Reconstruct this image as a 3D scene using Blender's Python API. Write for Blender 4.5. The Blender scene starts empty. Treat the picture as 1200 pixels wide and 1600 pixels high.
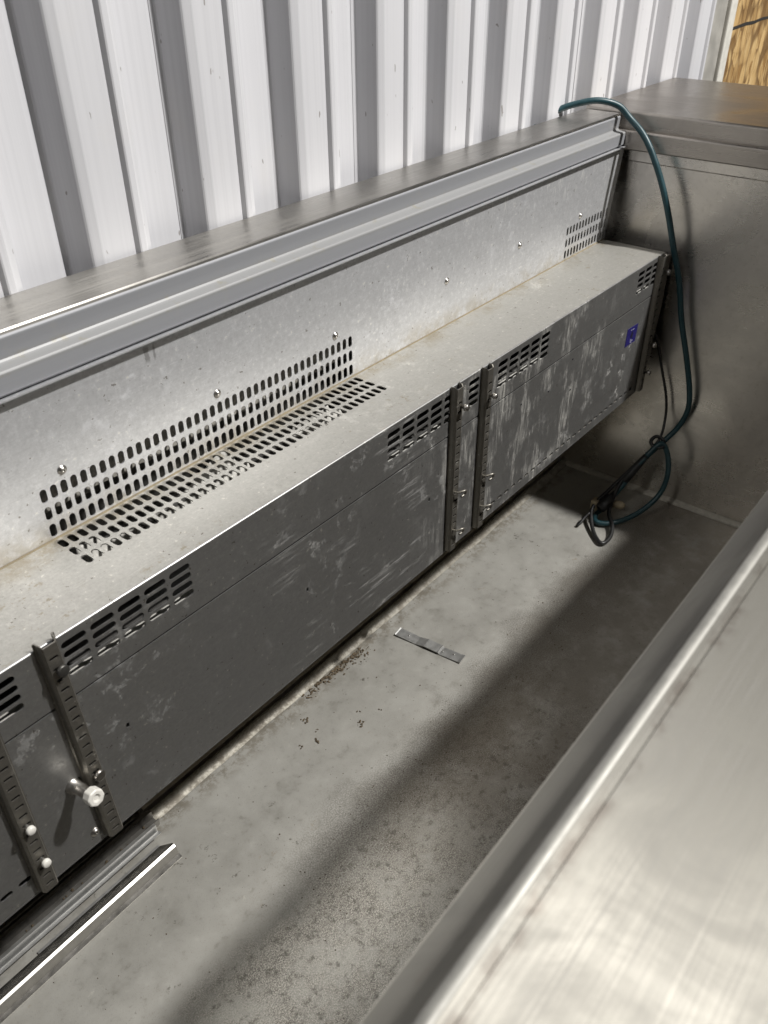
import bpy, bmesh, math, random
from mathutils import Vector, Matrix

random.seed(7)
SC = bpy.context.scene
COL = SC.collection

# ------------------------------------------------------------------ camera
cam_d = bpy.data.cameras.new("camera")
cam = bpy.data.objects.new("camera", cam_d)
COL.objects.link(cam)
cam.matrix_world = Matrix((
    (0.62207366, 0.45459229, -0.63747174, 0.0),
    (-0.78292815, 0.35397174, -0.51159312, 0.0),
    (-0.00691931, 0.81734317, 0.57610960, 1.0),
    (0, 0, 0, 1)))
cam_d.sensor_fit = 'VERTICAL'
cam_d.sensor_height = 36.0
cam_d.sensor_width = 27.0
cam_d.lens = 29.974
cam_d.clip_start = 0.01
cam_d.clip_end = 100
cam_d.dof.use_dof = True
cam_d.dof.focus_distance = 1.12
cam_d.dof.aperture_fstop = 12.0
SC.camera = cam

# ------------------------------------------------------------------ world and lamps
W = bpy.data.worlds.new("World")
SC.world = W
W.use_nodes = True
bg = W.node_tree.nodes["Background"]
bg.inputs["Color"].default_value = (0.93, 0.95, 1.0, 1)
bg.inputs["Strength"].default_value = 0.045


def area_lamp(name, loc, target, sx, sy, power, color):
    d = bpy.data.lights.new(name, 'AREA')
    d.shape = 'RECTANGLE'
    d.size = sx
    d.size_y = sy
    d.energy = power
    d.color = color
    o = bpy.data.objects.new(name, d)
    COL.objects.link(o)
    o.location = loc
    dirv = Vector(target) - Vector(loc)
    o.rotation_euler = dirv.to_track_quat('-Z', 'Y').to_euler()
    return o


area_lamp("ceiling_lamp", (2.46, -2.35, 5.05), (0.9, 0.5, 0.3), 0.18, 0.26, 555, (1.0, 0.98, 0.95))
area_lamp("ceiling_lamp", (2.30, 0.35, 5.05), (0.9, 0.4, 0.3), 0.20, 0.40, 4, (1.0, 0.97, 0.92))

area_lamp("ceiling_lamp", (-3.5, 0.62, 4.6), (1.5, 0.4, 0.4), 0.20, 0.40, 36, (1.0, 0.97, 0.93))  # unseen lamp added to brighten the end wall, set to graze the ribs

vs = SC.view_settings
vs.view_transform = 'Standard'
vs.look = 'None'
vs.exposure = 0.0
vs.gamma = 1.0
SC.render.engine = 'CYCLES'


# ------------------------------------------------------------------ material helpers
class Mat:
    def __init__(self, name):
        self.m = bpy.data.materials.new(name)
        self.m.use_nodes = True
        self.nt = self.m.node_tree
        self.b = self.nt.nodes["Principled BSDF"]
        g = self.nt.nodes.new("ShaderNodeNewGeometry")
        self.pos = g.outputs["Position"]
        s = self.nt.nodes.new("ShaderNodeSeparateXYZ")
        self.link(self.pos, s.inputs[0])
        self.X, self.Y, self.Z = s.outputs

    def link(self, a, b):
        self.nt.links.new(a, b)

    def put(self, v, sock):
        if isinstance(v, (int, float)):
            try:
                sock.default_value = v
            except TypeError:
                sock.default_value = (v, v, v, 1)
        elif isinstance(v, (tuple, list)):
            t = tuple(v)
            if len(t) == 3 and len(sock.default_value) == 4:
                t = t + (1,)
            sock.default_value = t
        else:
            self.link(v, sock)

    def mapped(self, scale, rot=(0, 0, 0), loc=(0, 0, 0)):
        n = self.nt.nodes.new("ShaderNodeMapping")
        self.link(self.pos, n.inputs["Vector"])
        n.inputs["Scale"].default_value = scale
        n.inputs["Rotation"].default_value = rot
        n.inputs["Location"].default_value = loc
        return n.outputs[0]

    def noise(self, scale, detail=4, rough=0.55, vec=None, dist=0.0):
        n = self.nt.nodes.new("ShaderNodeTexNoise")
        self.link(vec if vec is not None else self.pos, n.inputs["Vector"])
        n.inputs["Scale"].default_value = scale
        n.inputs["Detail"].default_value = detail
        n.inputs["Roughness"].default_value = rough
        n.inputs["Distortion"].default_value = dist
        return n.outputs["Fac"]

    def voronoi(self, scale, vec=None, out="Color"):
        n = self.nt.nodes.new("ShaderNodeTexVoronoi")
        self.link(vec if vec is not None else self.pos, n.inputs["Vector"])
        n.inputs["Scale"].default_value = scale
        return n.outputs[out]

    def rng(self, v, a, b, c=0.0, d=1.0, smooth=True):
        n = self.nt.nodes.new("ShaderNodeMapRange")
        n.interpolation_type = 'SMOOTHSTEP' if smooth else 'LINEAR'
        self.put(v, n.inputs[0])
        for i, x in enumerate((a, b, c, d)):
            n.inputs[i + 1].default_value = x
        return n.outputs[0]

    def math(self, op, a, b=0.0):
        n = self.nt.nodes.new("ShaderNodeMath")
        n.operation = op
        self.put(a, n.inputs[0])
        self.put(b, n.inputs[1])
        return n.outputs[0]

    def mul(self, *a):
        r = a[0]
        for x in a[1:]:
            r = self.math('MULTIPLY', r, x)
        return r

    def add(self, a, b):
        return self.math('ADD', a, b)

    def mix(self, f, a, b):
        n = self.nt.nodes.new("ShaderNodeMix")
        n.data_type = 'RGBA'
        self.put(f, n.inputs[0])
        self.put(a, n.inputs[6])
        self.put(b, n.inputs[7])
        return n.outputs[2]

    def mixf(self, f, a, b):
        n = self.nt.nodes.new("ShaderNodeMix")
        n.data_type = 'FLOAT'
        self.put(f, n.inputs[0])
        self.put(a, n.inputs[2])
        self.put(b, n.inputs[3])
        return n.outputs[0]

    def bump(self, h, strength=0.2, dist=0.001):
        n = self.nt.nodes.new("ShaderNodeBump")
        n.inputs["Strength"].default_value = strength
        n.inputs["Distance"].default_value = dist
        self.link(h, n.inputs["Height"])
        self.link(n.outputs[0], self.b.inputs["Normal"])

    def aniso(self, amount, axis):
        n = self.nt.nodes.new("ShaderNodeCombineXYZ")
        for i in range(3):
            n.inputs[i].default_value = axis[i]
        self.link(n.outputs[0], self.b.inputs["Tangent"])
        self.b.inputs["Anisotropic"].default_value = amount

    def set(self, color=None, metallic=None, rough=None, spec=None):
        if color is not None:
            self.put(color, self.b.inputs["Base Color"])
        if metallic is not None:
            self.put(metallic, self.b.inputs["Metallic"])
        if rough is not None:
            self.put(rough, self.b.inputs["Roughness"])
        if spec is not None:
            self.put(spec, self.b.inputs["Specular IOR Level"])
        return self.m


MT = {}


def plain(name, color, rough=0.5, metallic=0.0, var=0.12, scale=60):
    k = Mat(name)
    n = k.noise(scale, 4)
    dark = tuple(c * (1 - 2 * var) for c in color)
    lite = tuple(min(1, c * (1 + 2 * var)) for c in color)
    MT[name] = k.set(k.mix(n, dark, lite), metallic, k.rng(n, 0.2, 0.8, rough * 0.85, min(1, rough * 1.15)))
    return k


def brushed(name, base, rough, axis='x', stain=0.5, metallic=1.0, relief=0.12, streak=1.0):
    """brushed stainless steel, lightly dirty"""
    k = Mat(name)
    sc = {'x': (2.5, 420, 420), 'y': (700, 6, 700), 'z': (420, 420, 2.5)}[axis]
    br = k.noise(1.0, 3, 0.6, k.mapped(sc))
    blot = k.noise(7, 6, 0.65, dist=0.6)
    fine = k.noise(90, 5, 0.7)
    spots = k.rng(k.noise(160, 2, 0.5), 0.70, 0.78)
    col = k.mix(k.rng(blot, 0.35, 0.7), base, tuple(c * 0.78 for c in base))
    col = k.mix(k.mul(k.rng(fine, 0.5, 0.75), 0.35 * stain), col, (0.30, 0.27, 0.22))
    col = k.mix(k.mul(spots, 0.5 * stain), col, (0.22, 0.19, 0.15))
    col = k.mix(k.mul(k.rng(br, 0.3, 0.8), 0.25 * streak), col, tuple(c * 0.7 for c in base))
    r = k.add(k.rng(br, 0.25, 0.75, rough - 0.06 * streak, rough + 0.08 * streak), k.rng(blot, 0.3, 0.7, -0.05, 0.07))
    k.bump(k.add(k.mul(br, 0.6), k.mul(blot, 0.8)), relief, 0.0008)
    k.aniso(0.7, {'x': (0, 1, 0.02), 'y': (1, 0, 0.02), 'z': (1, 0, 0)}[axis])
    MT[name] = k.set(col, metallic, r)
    return k


# white painted corrugated sheet
k = Mat("white_sheet")
v = k.noise(1.0, 3, 0.6, k.mapped((260, 260, 1.5)))
sm = k.noise(9, 5, 0.6)
spk = k.rng(k.noise(140, 2, 0.4, k.mapped((1, 1, 0.35))), 0.735, 0.76)
col = k.mix(k.rng(v, 0.35, 0.75), (0.595, 0.595, 0.615), (0.56, 0.56, 0.58))
col = k.mix(k.mul(k.rng(sm, 0.55, 0.8), 0.4), col, (0.62, 0.60, 0.58))
col = k.mix(k.mul(spk, 0.7), col, (0.18, 0.16, 0.14))
k.bump(k.add(v, k.mul(sm, 1.5)), 0.08, 0.001)
MT["white_sheet"] = k.set(col, 0.0, 0.5, 0.2)

brushed("stainless_x", (0.47, 0.455, 0.425), 0.34, 'x', 0.6)
brushed("stainless_y", (0.42, 0.39, 0.355), 0.33, 'y', 0.5)
brushed("stainless_wall", (0.71, 0.68, 0.635), 0.27, 'y', 0.7, 1.0, 0.012, 0.25)


# foreground rail: brushed, scratched, with a grimy line along the edge
k = Mat("rail_steel")
br = k.noise(1.0, 4, 0.7, k.mapped((14, 900, 900)))
blot = k.noise(14, 6, 0.65, dist=0.8)
fine = k.noise(110, 4, 0.7)
scr = k.rng(k.noise(1.0, 2, 0.5, k.mapped((12, 230, 60), (0, 0, 0.55))), 0.73, 0.80)
col = k.mix(k.rng(blot, 0.35, 0.7), (0.315, 0.302, 0.268), (0.26, 0.25, 0.225))
col = k.mix(k.mul(k.rng(br, 0.4, 0.8), 0.35), col, (0.27, 0.265, 0.25))
yl = k.add(k.Y, k.mul(k.add(k.noise(25, 3), -0.5), 0.012))
line = k.mul(k.rng(yl, 0.0555, 0.0615), k.rng(yl, 0.0615, 0.0665, 1, 0), k.rng(k.noise(30, 4, 0.7), 0.42, 0.62))
col = k.mix(k.mul(line, 0.75), col, (0.16, 0.14, 0.12))
spot = k.rng(k.noise(42, 3, 0.6), 0.66, 0.74)
col = k.mix(k.mul(spot, 0.35), col, (0.25, 0.22, 0.19))
r = k.add(k.rng(br, 0.25, 0.75, 0.62, 0.72), k.rng(blot, 0.3, 0.7, -0.08, 0.06))
r = k.mixf(scr, r, 0.45)
k.bump(k.add(k.add(k.mul(br, 0.6), k.mul(blot, 0.5)), k.mul(scr, 1.0)), 0.10, 0.0008)
k.aniso(0.9, (0, 1, 0.02))
MT["rail_steel"] = k.set(col, 0.70, r)


SMZ = (0.640, 0.660)


def mill(name, base, rough, kind="panel"):
    """mill-finish aluminium sheet: fine rolling lines, crisp water marks, specks, drips, scuffs"""
    k = Mat(name)
    sc = (14, 900, 14) if kind == "ledge" else (9, 900, 900)
    br = k.noise(1.0, 4, 0.65, k.mapped((9, 700, 700)))
    br2 = k.noise(1.0, 2, 0.5, k.mapped((40, 1500, 1500)))
    broad = k.noise(4.5, 3, 0.5)
    grain = k.noise(330, 4, 0.8)
    wet = k.noise(34, 9, 0.78)
    zone = k.rng(k.noise(5.5, 3, 0.55, k.mapped((1, 1, 1), loc=(4.2, 1.3, 0.7))), 0.46, 0.62)
    lite = tuple(min(1, c * 1.32) for c in base)
    dark = tuple(c * 0.70 for c in base)
    col = k.mix(k.rng(broad, 0.3, 0.7), base, tuple(c * 0.90 for c in base))
    col = k.mix(k.mul(k.rng(br, 0.45, 0.75), 0.30), col, dark)
    col = k.mix(k.mul(k.rng(br2, 0.62, 0.74), 0.40), col, lite)
    col = k.mix(k.mul(k.rng(grain, 0.52, 0.66), 0.30), col, dark)
    col = k.mix(k.mul(k.rng(grain, 0.45, 0.34), 0.22), col, lite)
    wm = k.mul(k.rng(wet, 0.545, 0.60), k.add(k.mul(zone, 0.85), 0.10))
    amt = {"panel": 0.16, "ledge": 0.30, "front": 0.18, "steel": 0.3}[kind]
    mot = k.noise(170, 5, 0.75)
    mota = {"panel": 0.36, "ledge": 0.13, "front": 0.20, "steel": 0.2}[kind]
    col = k.mix(k.mul(k.rng(mot, 0.50, 0.64), mota), col, lite)
    col = k.mix(k.mul(k.rng(mot, 0.47, 0.34), mota), col, dark)
    col = k.mix(k.mul(wm, amt), col, lite)
    dm = k.mul(k.rng(wet, 0.42, 0.36), k.math('SUBTRACT', 1.0, zone))
    col = k.mix(k.mul(dm, amt * 0.8), col, (dark[0], dark[1] * 0.97, dark[2] * 0.90))
    spk = k.rng(k.noise(170, 3, 0.6), 0.685, 0.70)
    col = k.mix(k.mul(spk, 0.5), col, (0.80, 0.78, 0.70))
    dsp = k.rng(k.noise(150, 3, 0.6, k.mapped((1, 1, 1), loc=(3, 1, 2))), 0.69, 0.705)
    col = k.mix(k.mul(dsp, 0.65), col, (0.12, 0.10, 0.075))
    scr = k.rng(k.noise(1.0, 2, 0.5, k.mapped((22, 300, 300), (0.1, 0.5, 0.35))), 0.735, 0.75)
    col = k.mix(k.mul(scr, 0.35), col, lite)
    met = k.math('SUBTRACT', 0.55 if kind == "panel" else 0.90, k.mul(wm, 0.25))
    r = k.add(k.rng(broad, 0.3, 0.7, rough - 0.03, rough + 0.03), k.mul(k.add(grain, -0.5), 0.22))
    h = k.add(k.mul(br, 0.5), k.add(k.mul(broad, 0.5), k.mul(grain, 0.5)))
    if kind == "ledge":
        edge = k.mul(k.rng(k.Y, 0.615, 0.655), k.rng(k.noise(24, 7, 0.75), 0.45, 0.62))
        col = k.mix(k.mul(edge, 0.55), col, (0.30, 0.245, 0.15))
        brn = k.mul(k.rng(k.noise(70, 6, 0.75), 0.58, 0.66), k.rng(k.noise(9, 3), 0.45, 0.6))
        col = k.mix(k.mul(brn, 0.5), col, (0.28, 0.23, 0.14))
    if kind == "panel":
        low = k.mul(k.rng(k.Z, 0.545, 0.512), k.rng(k.noise(30, 7, 0.75), 0.42, 0.60))
        col = k.mix(k.mul(low, 0.45), col, (0.30, 0.255, 0.17))
        dr = k.mul(k.rng(k.noise(1.0, 4, 0.7, k.mapped((260, 260, 26))), 0.60, 0.66), k.rng(k.Z, 0.60, 0.63), k.rng(k.X, 0.9, 1.15))
        col = k.mix(k.mul(dr, 0.7), col, (0.80, 0.80, 0.78))
        rag = k.mul(k.add(k.noise(220, 4, 0.7), -0.5), 0.006)
        xr = k.add(k.X, rag)
        smz = k.mul(k.rng(k.Z, SMZ[0], SMZ[0] + 0.006), k.rng(k.Z, SMZ[1] - 0.003, SMZ[1], 1, 0))
        sm = k.mul(k.add(k.mul(k.rng(xr, 0.4490, 0.4500), k.rng(xr, 0.4545, 0.4555, 1, 0)),
                         k.mul(k.rng(xr, 0.4600, 0.4608), k.rng(xr, 0.4620, 0.4628, 1, 0))), smz)
        col = k.mix(k.mul(sm, 0.6), col, (0.17, 0.165, 0.16))
    if kind == "front":
        # chalky drips on the far panels, diagonal scuffs on the long one, crumbs of dried paint
        streak = k.noise(1.0, 6, 0.75, k.mapped((190, 190, 14)))
        patch = k.noise(17, 6, 0.65, k.mapped((1.2, 1, 0.75), loc=(0.31, 0, 0.4)))
        m1 = k.mul(k.rng(streak, 0.42, 0.62), k.rng(patch, 0.48, 0.60))
        m1 = k.mul(m1, k.rng(k.X, 0.70, 0.86, 0.0, 1.0), k.rng(k.X, 1.18, 1.30, 1.0, 0.15))
        m2 = k.mul(k.rng(wet, 0.56, 0.60), k.rng(patch, 0.52, 0.62), k.rng(k.X, 0.45, 0.80, 0.25, 1.0))
        mm = k.math('MAXIMUM', m1, k.mul(m2, 0.8))
        col = k.mix(k.mul(mm, 0.40), col, (0.56, 0.54, 0.465))
        met = k.math('SUBTRACT', met, k.mul(mm, 0.42))
        r = k.add(r, k.mul(mm, 0.2))
        dg = k.noise(1.0, 5, 0.7, k.mapped((16, 1, 170), (0, -0.62, 0)))
        dgm = k.mul(k.rng(dg, 0.52, 0.66), k.rng(k.noise(9, 3), 0.46, 0.62), k.rng(k.X, 0.44, 0.56), k.rng(k.X, 0.72, 0.78, 1, 0))
        col = k.mix(k.mul(dgm, 0.55), col, (0.60, 0.60, 0.58))
        met = k.math('SUBTRACT', met, k.mul(dgm, 0.35))
    k.bump(h, 0.12, 0.0008)
    MT[name] = k.set(col, met, r)
    return k


mill("mill_panel", (0.56, 0.565, 0.58), 0.45, "panel")
mill("mill_ledge", (0.50, 0.488, 0.452), 0.57, "ledge")
mill("mill_front", (0.40, 0.398, 0.39), 0.42, "front")
mill("upright_steel", (0.27, 0.255, 0.225), 0.45, "steel")

# floor pan: worn sheet with grime, shade painted over its front part, spangle showing towards the front
k = Mat("floor_sheet")
broad = k.noise(5, 4, 0.6)
blot = k.noise(15, 8, 0.72)
mid = k.noise(60, 8, 0.78)
fine = k.noise(480, 3, 0.8)
wob = k.mul(k.add(k.noise(9, 5, 0.65), -0.5), 0.14)
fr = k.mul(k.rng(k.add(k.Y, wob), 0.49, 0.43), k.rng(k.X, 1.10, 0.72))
sp1 = k.noise(620, 3, 0.85)
sp2 = k.noise(120, 6, 0.8)
col = k.mix(k.rng(broad, 0.32, 0.68), (0.405, 0.395, 0.362), (0.35, 0.34, 0.31))
col = k.mix(k.mul(k.rng(blot, 0.50, 0.66), 0.35), col, (0.42, 0.415, 0.385))
col = k.mix(k.mul(k.rng(blot, 0.48, 0.36), 0.35), col, (0.26, 0.25, 0.22))
col = k.mix(k.mul(k.rng(mid, 0.55, 0.66), 0.28), col, (0.46, 0.45, 0.41))
col = k.mix(k.mul(k.rng(mid, 0.44, 0.35), 0.30), col, (0.19, 0.18, 0.15))
col = k.mix(k.mul(k.rng(fine, 0.55, 0.68), 0.35), col, (0.18, 0.165, 0.14))
rust = k.rng(k.noise(26, 6, 0.75, k.mapped((1, 1, 1), loc=(1, 5, 0))), 0.635, 0.70)
col = k.mix(k.mul(rust, 0.35), col, (0.24, 0.17, 0.09))
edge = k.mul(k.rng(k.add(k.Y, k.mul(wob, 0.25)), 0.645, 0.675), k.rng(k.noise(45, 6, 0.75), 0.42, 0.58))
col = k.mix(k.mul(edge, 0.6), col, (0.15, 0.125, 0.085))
chalk = k.rng(k.noise(21, 8, 0.75, k.mapped((1, 1, 1), loc=(7, 2, 0))), 0.64, 0.69)
col = k.mix(k.mul(chalk, 0.45), col, (0.55, 0.53, 0.47))
spc = k.mix(k.rng(sp1, 0.38, 0.62), (0.07, 0.064, 0.055), (0.50, 0.475, 0.425))
spc = k.mix(k.mul(k.rng(sp2, 0.50, 0.62), 0.75), spc, (0.09, 0.083, 0.075))
patchy = k.rng(k.noise(13, 7, 0.72), 0.38, 0.60, 0.30, 1.0)
col = k.mix(k.mul(fr, patchy, 0.85), col, spc)
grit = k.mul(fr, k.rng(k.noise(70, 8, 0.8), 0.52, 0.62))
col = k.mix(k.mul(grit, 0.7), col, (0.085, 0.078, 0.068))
shade_band = k.mul(k.rng(k.add(k.Y, wob), 0.53, 0.47), k.rng(k.add(k.Y, wob), 0.36, 0.44), k.rng(k.X, 0.30, 0.50), k.rng(fine, 0.40, 0.56))
col = k.mix(k.mul(shade_band, 0.6), col, (0.07, 0.06, 0.048))  # dark band of the rail's shadow edge, painted into the colour
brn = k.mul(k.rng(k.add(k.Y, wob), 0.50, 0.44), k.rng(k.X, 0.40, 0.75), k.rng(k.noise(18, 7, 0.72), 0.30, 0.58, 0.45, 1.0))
col = k.mix(k.mul(brn, 0.62), col, (0.135, 0.112, 0.085))  # brown grime, also painting shade into the front-right floor
dirt = k.mul(k.rng(k.noise(42, 7, 0.8), 0.60, 0.66), k.rng(k.noise(8, 4), 0.44, 0.58))
col = k.mix(k.mul(dirt, 0.7), col, (0.06, 0.05, 0.036))
met = k.mixf(fr, 0.50, 0.75)
r = k.mixf(fr, k.rng(blot, 0.35, 0.65, 0.44, 0.54), 0.42)
k.bump(k.add(k.mul(blot, 1.2), k.add(k.mul(fine, 0.3), k.mul(sp1, 0.0))), 0.18, 0.0009)
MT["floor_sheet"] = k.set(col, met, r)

plain("trim_grey", (0.50, 0.51, 0.53), 0.42, 0.25, 0.05, 30)
k = Mat("cap_trim")
v = k.noise(1.0, 3, 0.6, k.mapped((3, 200, 200)))
grime = k.rng(k.noise(55, 5, 0.7), 0.56, 0.72)
stepz = k.mul(k.rng(k.Z, 0.683, 0.686), k.rng(k.Z, 0.692, 0.697, 1, 0))
col = k.mix(v, (0.295, 0.30, 0.315), (0.265, 0.27, 0.285))
col = k.mix(k.mul(stepz, k.add(k.mul(grime, 0.6), 0.25)), col, (0.24, 0.23, 0.19))
col = k.mix(k.mul(grime, 0.15), col, (0.35, 0.33, 0.29))
k.bump(v, 0.08, 0.0006)
MT["cap_trim"] = k.set(col, 0.12, k.rng(v, 0.3, 0.7, 0.38, 0.50), 0.4)

plain("dark_rubber", (0.022, 0.021, 0.019), 0.55, 0, 0.3, 80)
plain("track_metal", (0.13, 0.125, 0.115), 0.42, 0.6, 0.25, 60)
plain("plate_dark", (0.22, 0.215, 0.20), 0.45, 0.7, 0.2, 90)
k = Mat("lip_metal")
n1_ = k.noise(60, 7, 0.78)
n2_ = k.noise(14, 4, 0.6)
col = k.mix(k.rng(n1_, 0.42, 0.58), (0.22, 0.20, 0.165), (0.30, 0.285, 0.245))
MT["lip_metal"] = k.set(col, k.rng(n2_, 0.4, 0.6, 0.35, 0.65), k.rng(n1_, 0.4, 0.6, 0.68, 0.52))
plain("edge_steel", (0.36, 0.352, 0.325), 0.62, 0.7, 0.12, 90)
plain("dark_metal", (0.10, 0.097, 0.09), 0.45, 0.8, 0.3, 70)
plain("bright_metal", (0.38, 0.37, 0.35), 0.40, 1.0, 0.1, 90)
plain("screw_metal", (0.45, 0.43, 0.40), 0.35, 1.0, 0.2, 200)
plain("plate_grey", (0.40, 0.40, 0.39), 0.45, 0.8, 0.08, 120)
plain("insulation", (0.24, 0.23, 0.205), 0.95, 0.0, 0.45, 200)
plain("inner_sheet", (0.05, 0.048, 0.045), 0.6, 0.3, 0.3, 40)
plain("baffle", (0.42, 0.41, 0.38), 0.7, 0.1, 0.3, 90)
plain("sealant", (0.42, 0.40, 0.35), 0.7, 0.0, 0.2, 120)
plain("joint_grime", (0.20, 0.165, 0.105), 0.8, 0.0, 0.35, 90)
plain("gutter_steel", (0.42, 0.39, 0.33), 0.5, 0.7, 0.3, 90)
plain("blue_rubber", (0.012, 0.046, 0.056), 0.42, 0, 0.18, 120)
plain("black_rubber", (0.012, 0.012, 0.012), 0.45, 0, 0.2, 120)
plain("white_plastic", (0.60, 0.585, 0.54), 0.4, 0, 0.05, 120)
plain("beige_tape", (0.36, 0.30, 0.20), 0.6, 0, 0.2, 120)
plain("sticker_blue", (0.014, 0.011, 0.10), 0.45, 0, 0.06, 200)
plain("print_shade_black", (0.008, 0.008, 0.012), 0.5, 0, 0.1)
plain("print_white", (0.45, 0.45, 0.55), 0.5, 0, 0.05)
plain("dirt", (0.075, 0.055, 0.032), 0.9, 0, 0.45, 300)
plain("post_grey", (0.40, 0.385, 0.35), 0.55, 0.2, 0.2, 25)
plain("edge_white", (0.66, 0.64, 0.58), 0.6, 0, 0.12, 60)
plain("marker_black", (0.03, 0.028, 0.025), 0.7, 0, 0.3, 200)

# strand board
k = Mat("strand_board")
def strand(sx_, sz_, ang, off):
    vec = k.mapped((sx_, 1, sz_), (0, ang, 0), off)
    cell = k.voronoi(1.0, vec, "Color")
    sp = k.nt.nodes.new("ShaderNodeSeparateColor")
    k.link(cell, sp.inputs[0])
    edge = k.voronoi(1.0, vec, "Distance")
    line = k.noise(1.0, 3, 0.7, k.mapped((sx_ * 4, 1, sz_ * 1.2), (0, ang, 0), off))
    return sp.outputs[0], sp.outputs[1], edge, line
r1, g1_, e1, l1 = strand(34, 15, 0.22, (0, 0, 0))
r2, g2_, e2, l2 = strand(26, 17, -0.8, (3, 0, 1))
pick = k.rng(r1, 0.50, 0.54)
tone = k.mixf(pick, g1_, g2_)
line = k.mixf(pick, l1, l2)
edge = k.mixf(pick, e1, e2)
col = k.mix(tone, (0.30, 0.165, 0.05), (0.60, 0.40, 0.17))
col = k.mix(k.mul(k.rng(line, 0.45, 0.70), 0.65), col, (0.72, 0.54, 0.28))
col = k.mix(k.mul(k.rng(line, 0.46, 0.32), 0.7), col, (0.17, 0.085, 0.025))
col = k.mix(k.mul(k.rng(edge, 0.42, 0.70), 0.75), col, (0.12, 0.06, 0.018))
k.bump(k.add(tone, k.mul(line, 0.6)), 0.6, 0.002)
MT["strand_board"] = k.set(col, 0.0, 0.7)


# ------------------------------------------------------------------ mesh helpers
CASE_AT = Vector((0.75, 0.30, 0.0))


def link_mesh(name, me, mat, parent=None, bevel=0.0, smooth=False):
    o = bpy.data.objects.new(name, me)
    COL.objects.link(o)
    if mat:
        me.materials.append(MT[mat])
    if parent is not None:
        o.parent = parent
        o.matrix_parent_inverse = parent_world(parent).inverted()
    if smooth:
        for p in me.polygons:
            p.use_smooth = True
    if bevel:
        b = o.modifiers.new("bevel", 'BEVEL')
        b.width = bevel
        b.segments = 2
        b.limit_method = 'ANGLE'
        b.angle_limit = math.radians(35)
    return o


def parent_world(p):
    m = p.matrix_basis.copy()
    if p.parent is not None:
        m = parent_world(p.parent) @ p.matrix_parent_inverse @ m
    return m


def from_bm(name, bm, mat, parent=None, bevel=0.0, smooth=False, fix=True):
    if fix:
        bmesh.ops.recalc_face_normals(bm, faces=bm.faces[:])
    me = bpy.data.meshes.new(name)
    bm.to_mesh(me)
    bm.free()
    return link_mesh(name, me, mat, parent, bevel, smooth)


def add_box(bm, lo, hi):
    vs_ = [bm.verts.new((x, y, z)) for x in (lo[0], hi[0]) for y in (lo[1], hi[1]) for z in (lo[2], hi[2])]
    for f in ((0, 1, 3, 2), (4, 6, 7, 5), (0, 4, 5, 1), (2, 3, 7, 6), (0, 2, 6, 4), (1, 5, 7, 3)):
        bm.faces.new([vs_[i] for i in f])


def box(name, lo, hi, mat, parent=None, bevel=0.001):
    bm = bmesh.new()
    add_box(bm, lo, hi)
    return from_bm(name, bm, mat, parent, bevel)


def add_extrude(bm, pts, a, b, axis='x'):
    """closed 2-D profile extruded along an axis; pts are (y,z) for x, (x,z) for y, (x,y) for z"""
    def P(p, t):
        return {'x': (t, p[0], p[1]), 'y': (p[0], t, p[1]), 'z': (p[0], p[1], t)}[axis]
    r0 = [bm.verts.new(P(p, a)) for p in pts]
    r1 = [bm.verts.new(P(p, b)) for p in pts]
    n = len(pts)
    for i in range(n):
        j = (i + 1) % n
        bm.faces.new((r0[i], r0[j], r1[j], r1[i]))
    bm.faces.new(r0)
    bm.faces.new(r1[::-1])


def extrude(name, pts, a, b, mat, parent=None, axis='x', bevel=0.0):
    bm = bmesh.new()
    add_extrude(bm, pts, a, b, axis)
    return from_bm(name, bm, mat, parent, bevel)


def thick(poly, t):
    """open polyline -> closed loop of thickness t on its right-hand side"""
    out = []
    n = len(poly)
    for i, p in enumerate(poly):
        d = []
        if i > 0:
            d.append((Vector(poly[i]) - Vector(poly[i - 1])).normalized())
        if i < n - 1:
            d.append((Vector(poly[i + 1]) - Vector(poly[i])).normalized())
        m = sum(d, Vector((0, 0))) / len(d)
        nn = Vector((m.y, -m.x)).normalized()
        den = max(0.4, nn.dot(Vector((d[0].y, -d[0].x))))
        q = Vector(p) + nn * t / den
        out.append((q.x, q.y))
    return list(poly) + out[::-1]


def arc(cx, cy, r, a0, a1, n=5):
    return [(cx + r * math.cos(math.radians(a0 + (a1 - a0) * i / n)),
             cy + r * math.sin(math.radians(a0 + (a1 - a0) * i / n))) for i in range(n + 1)]


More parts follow.
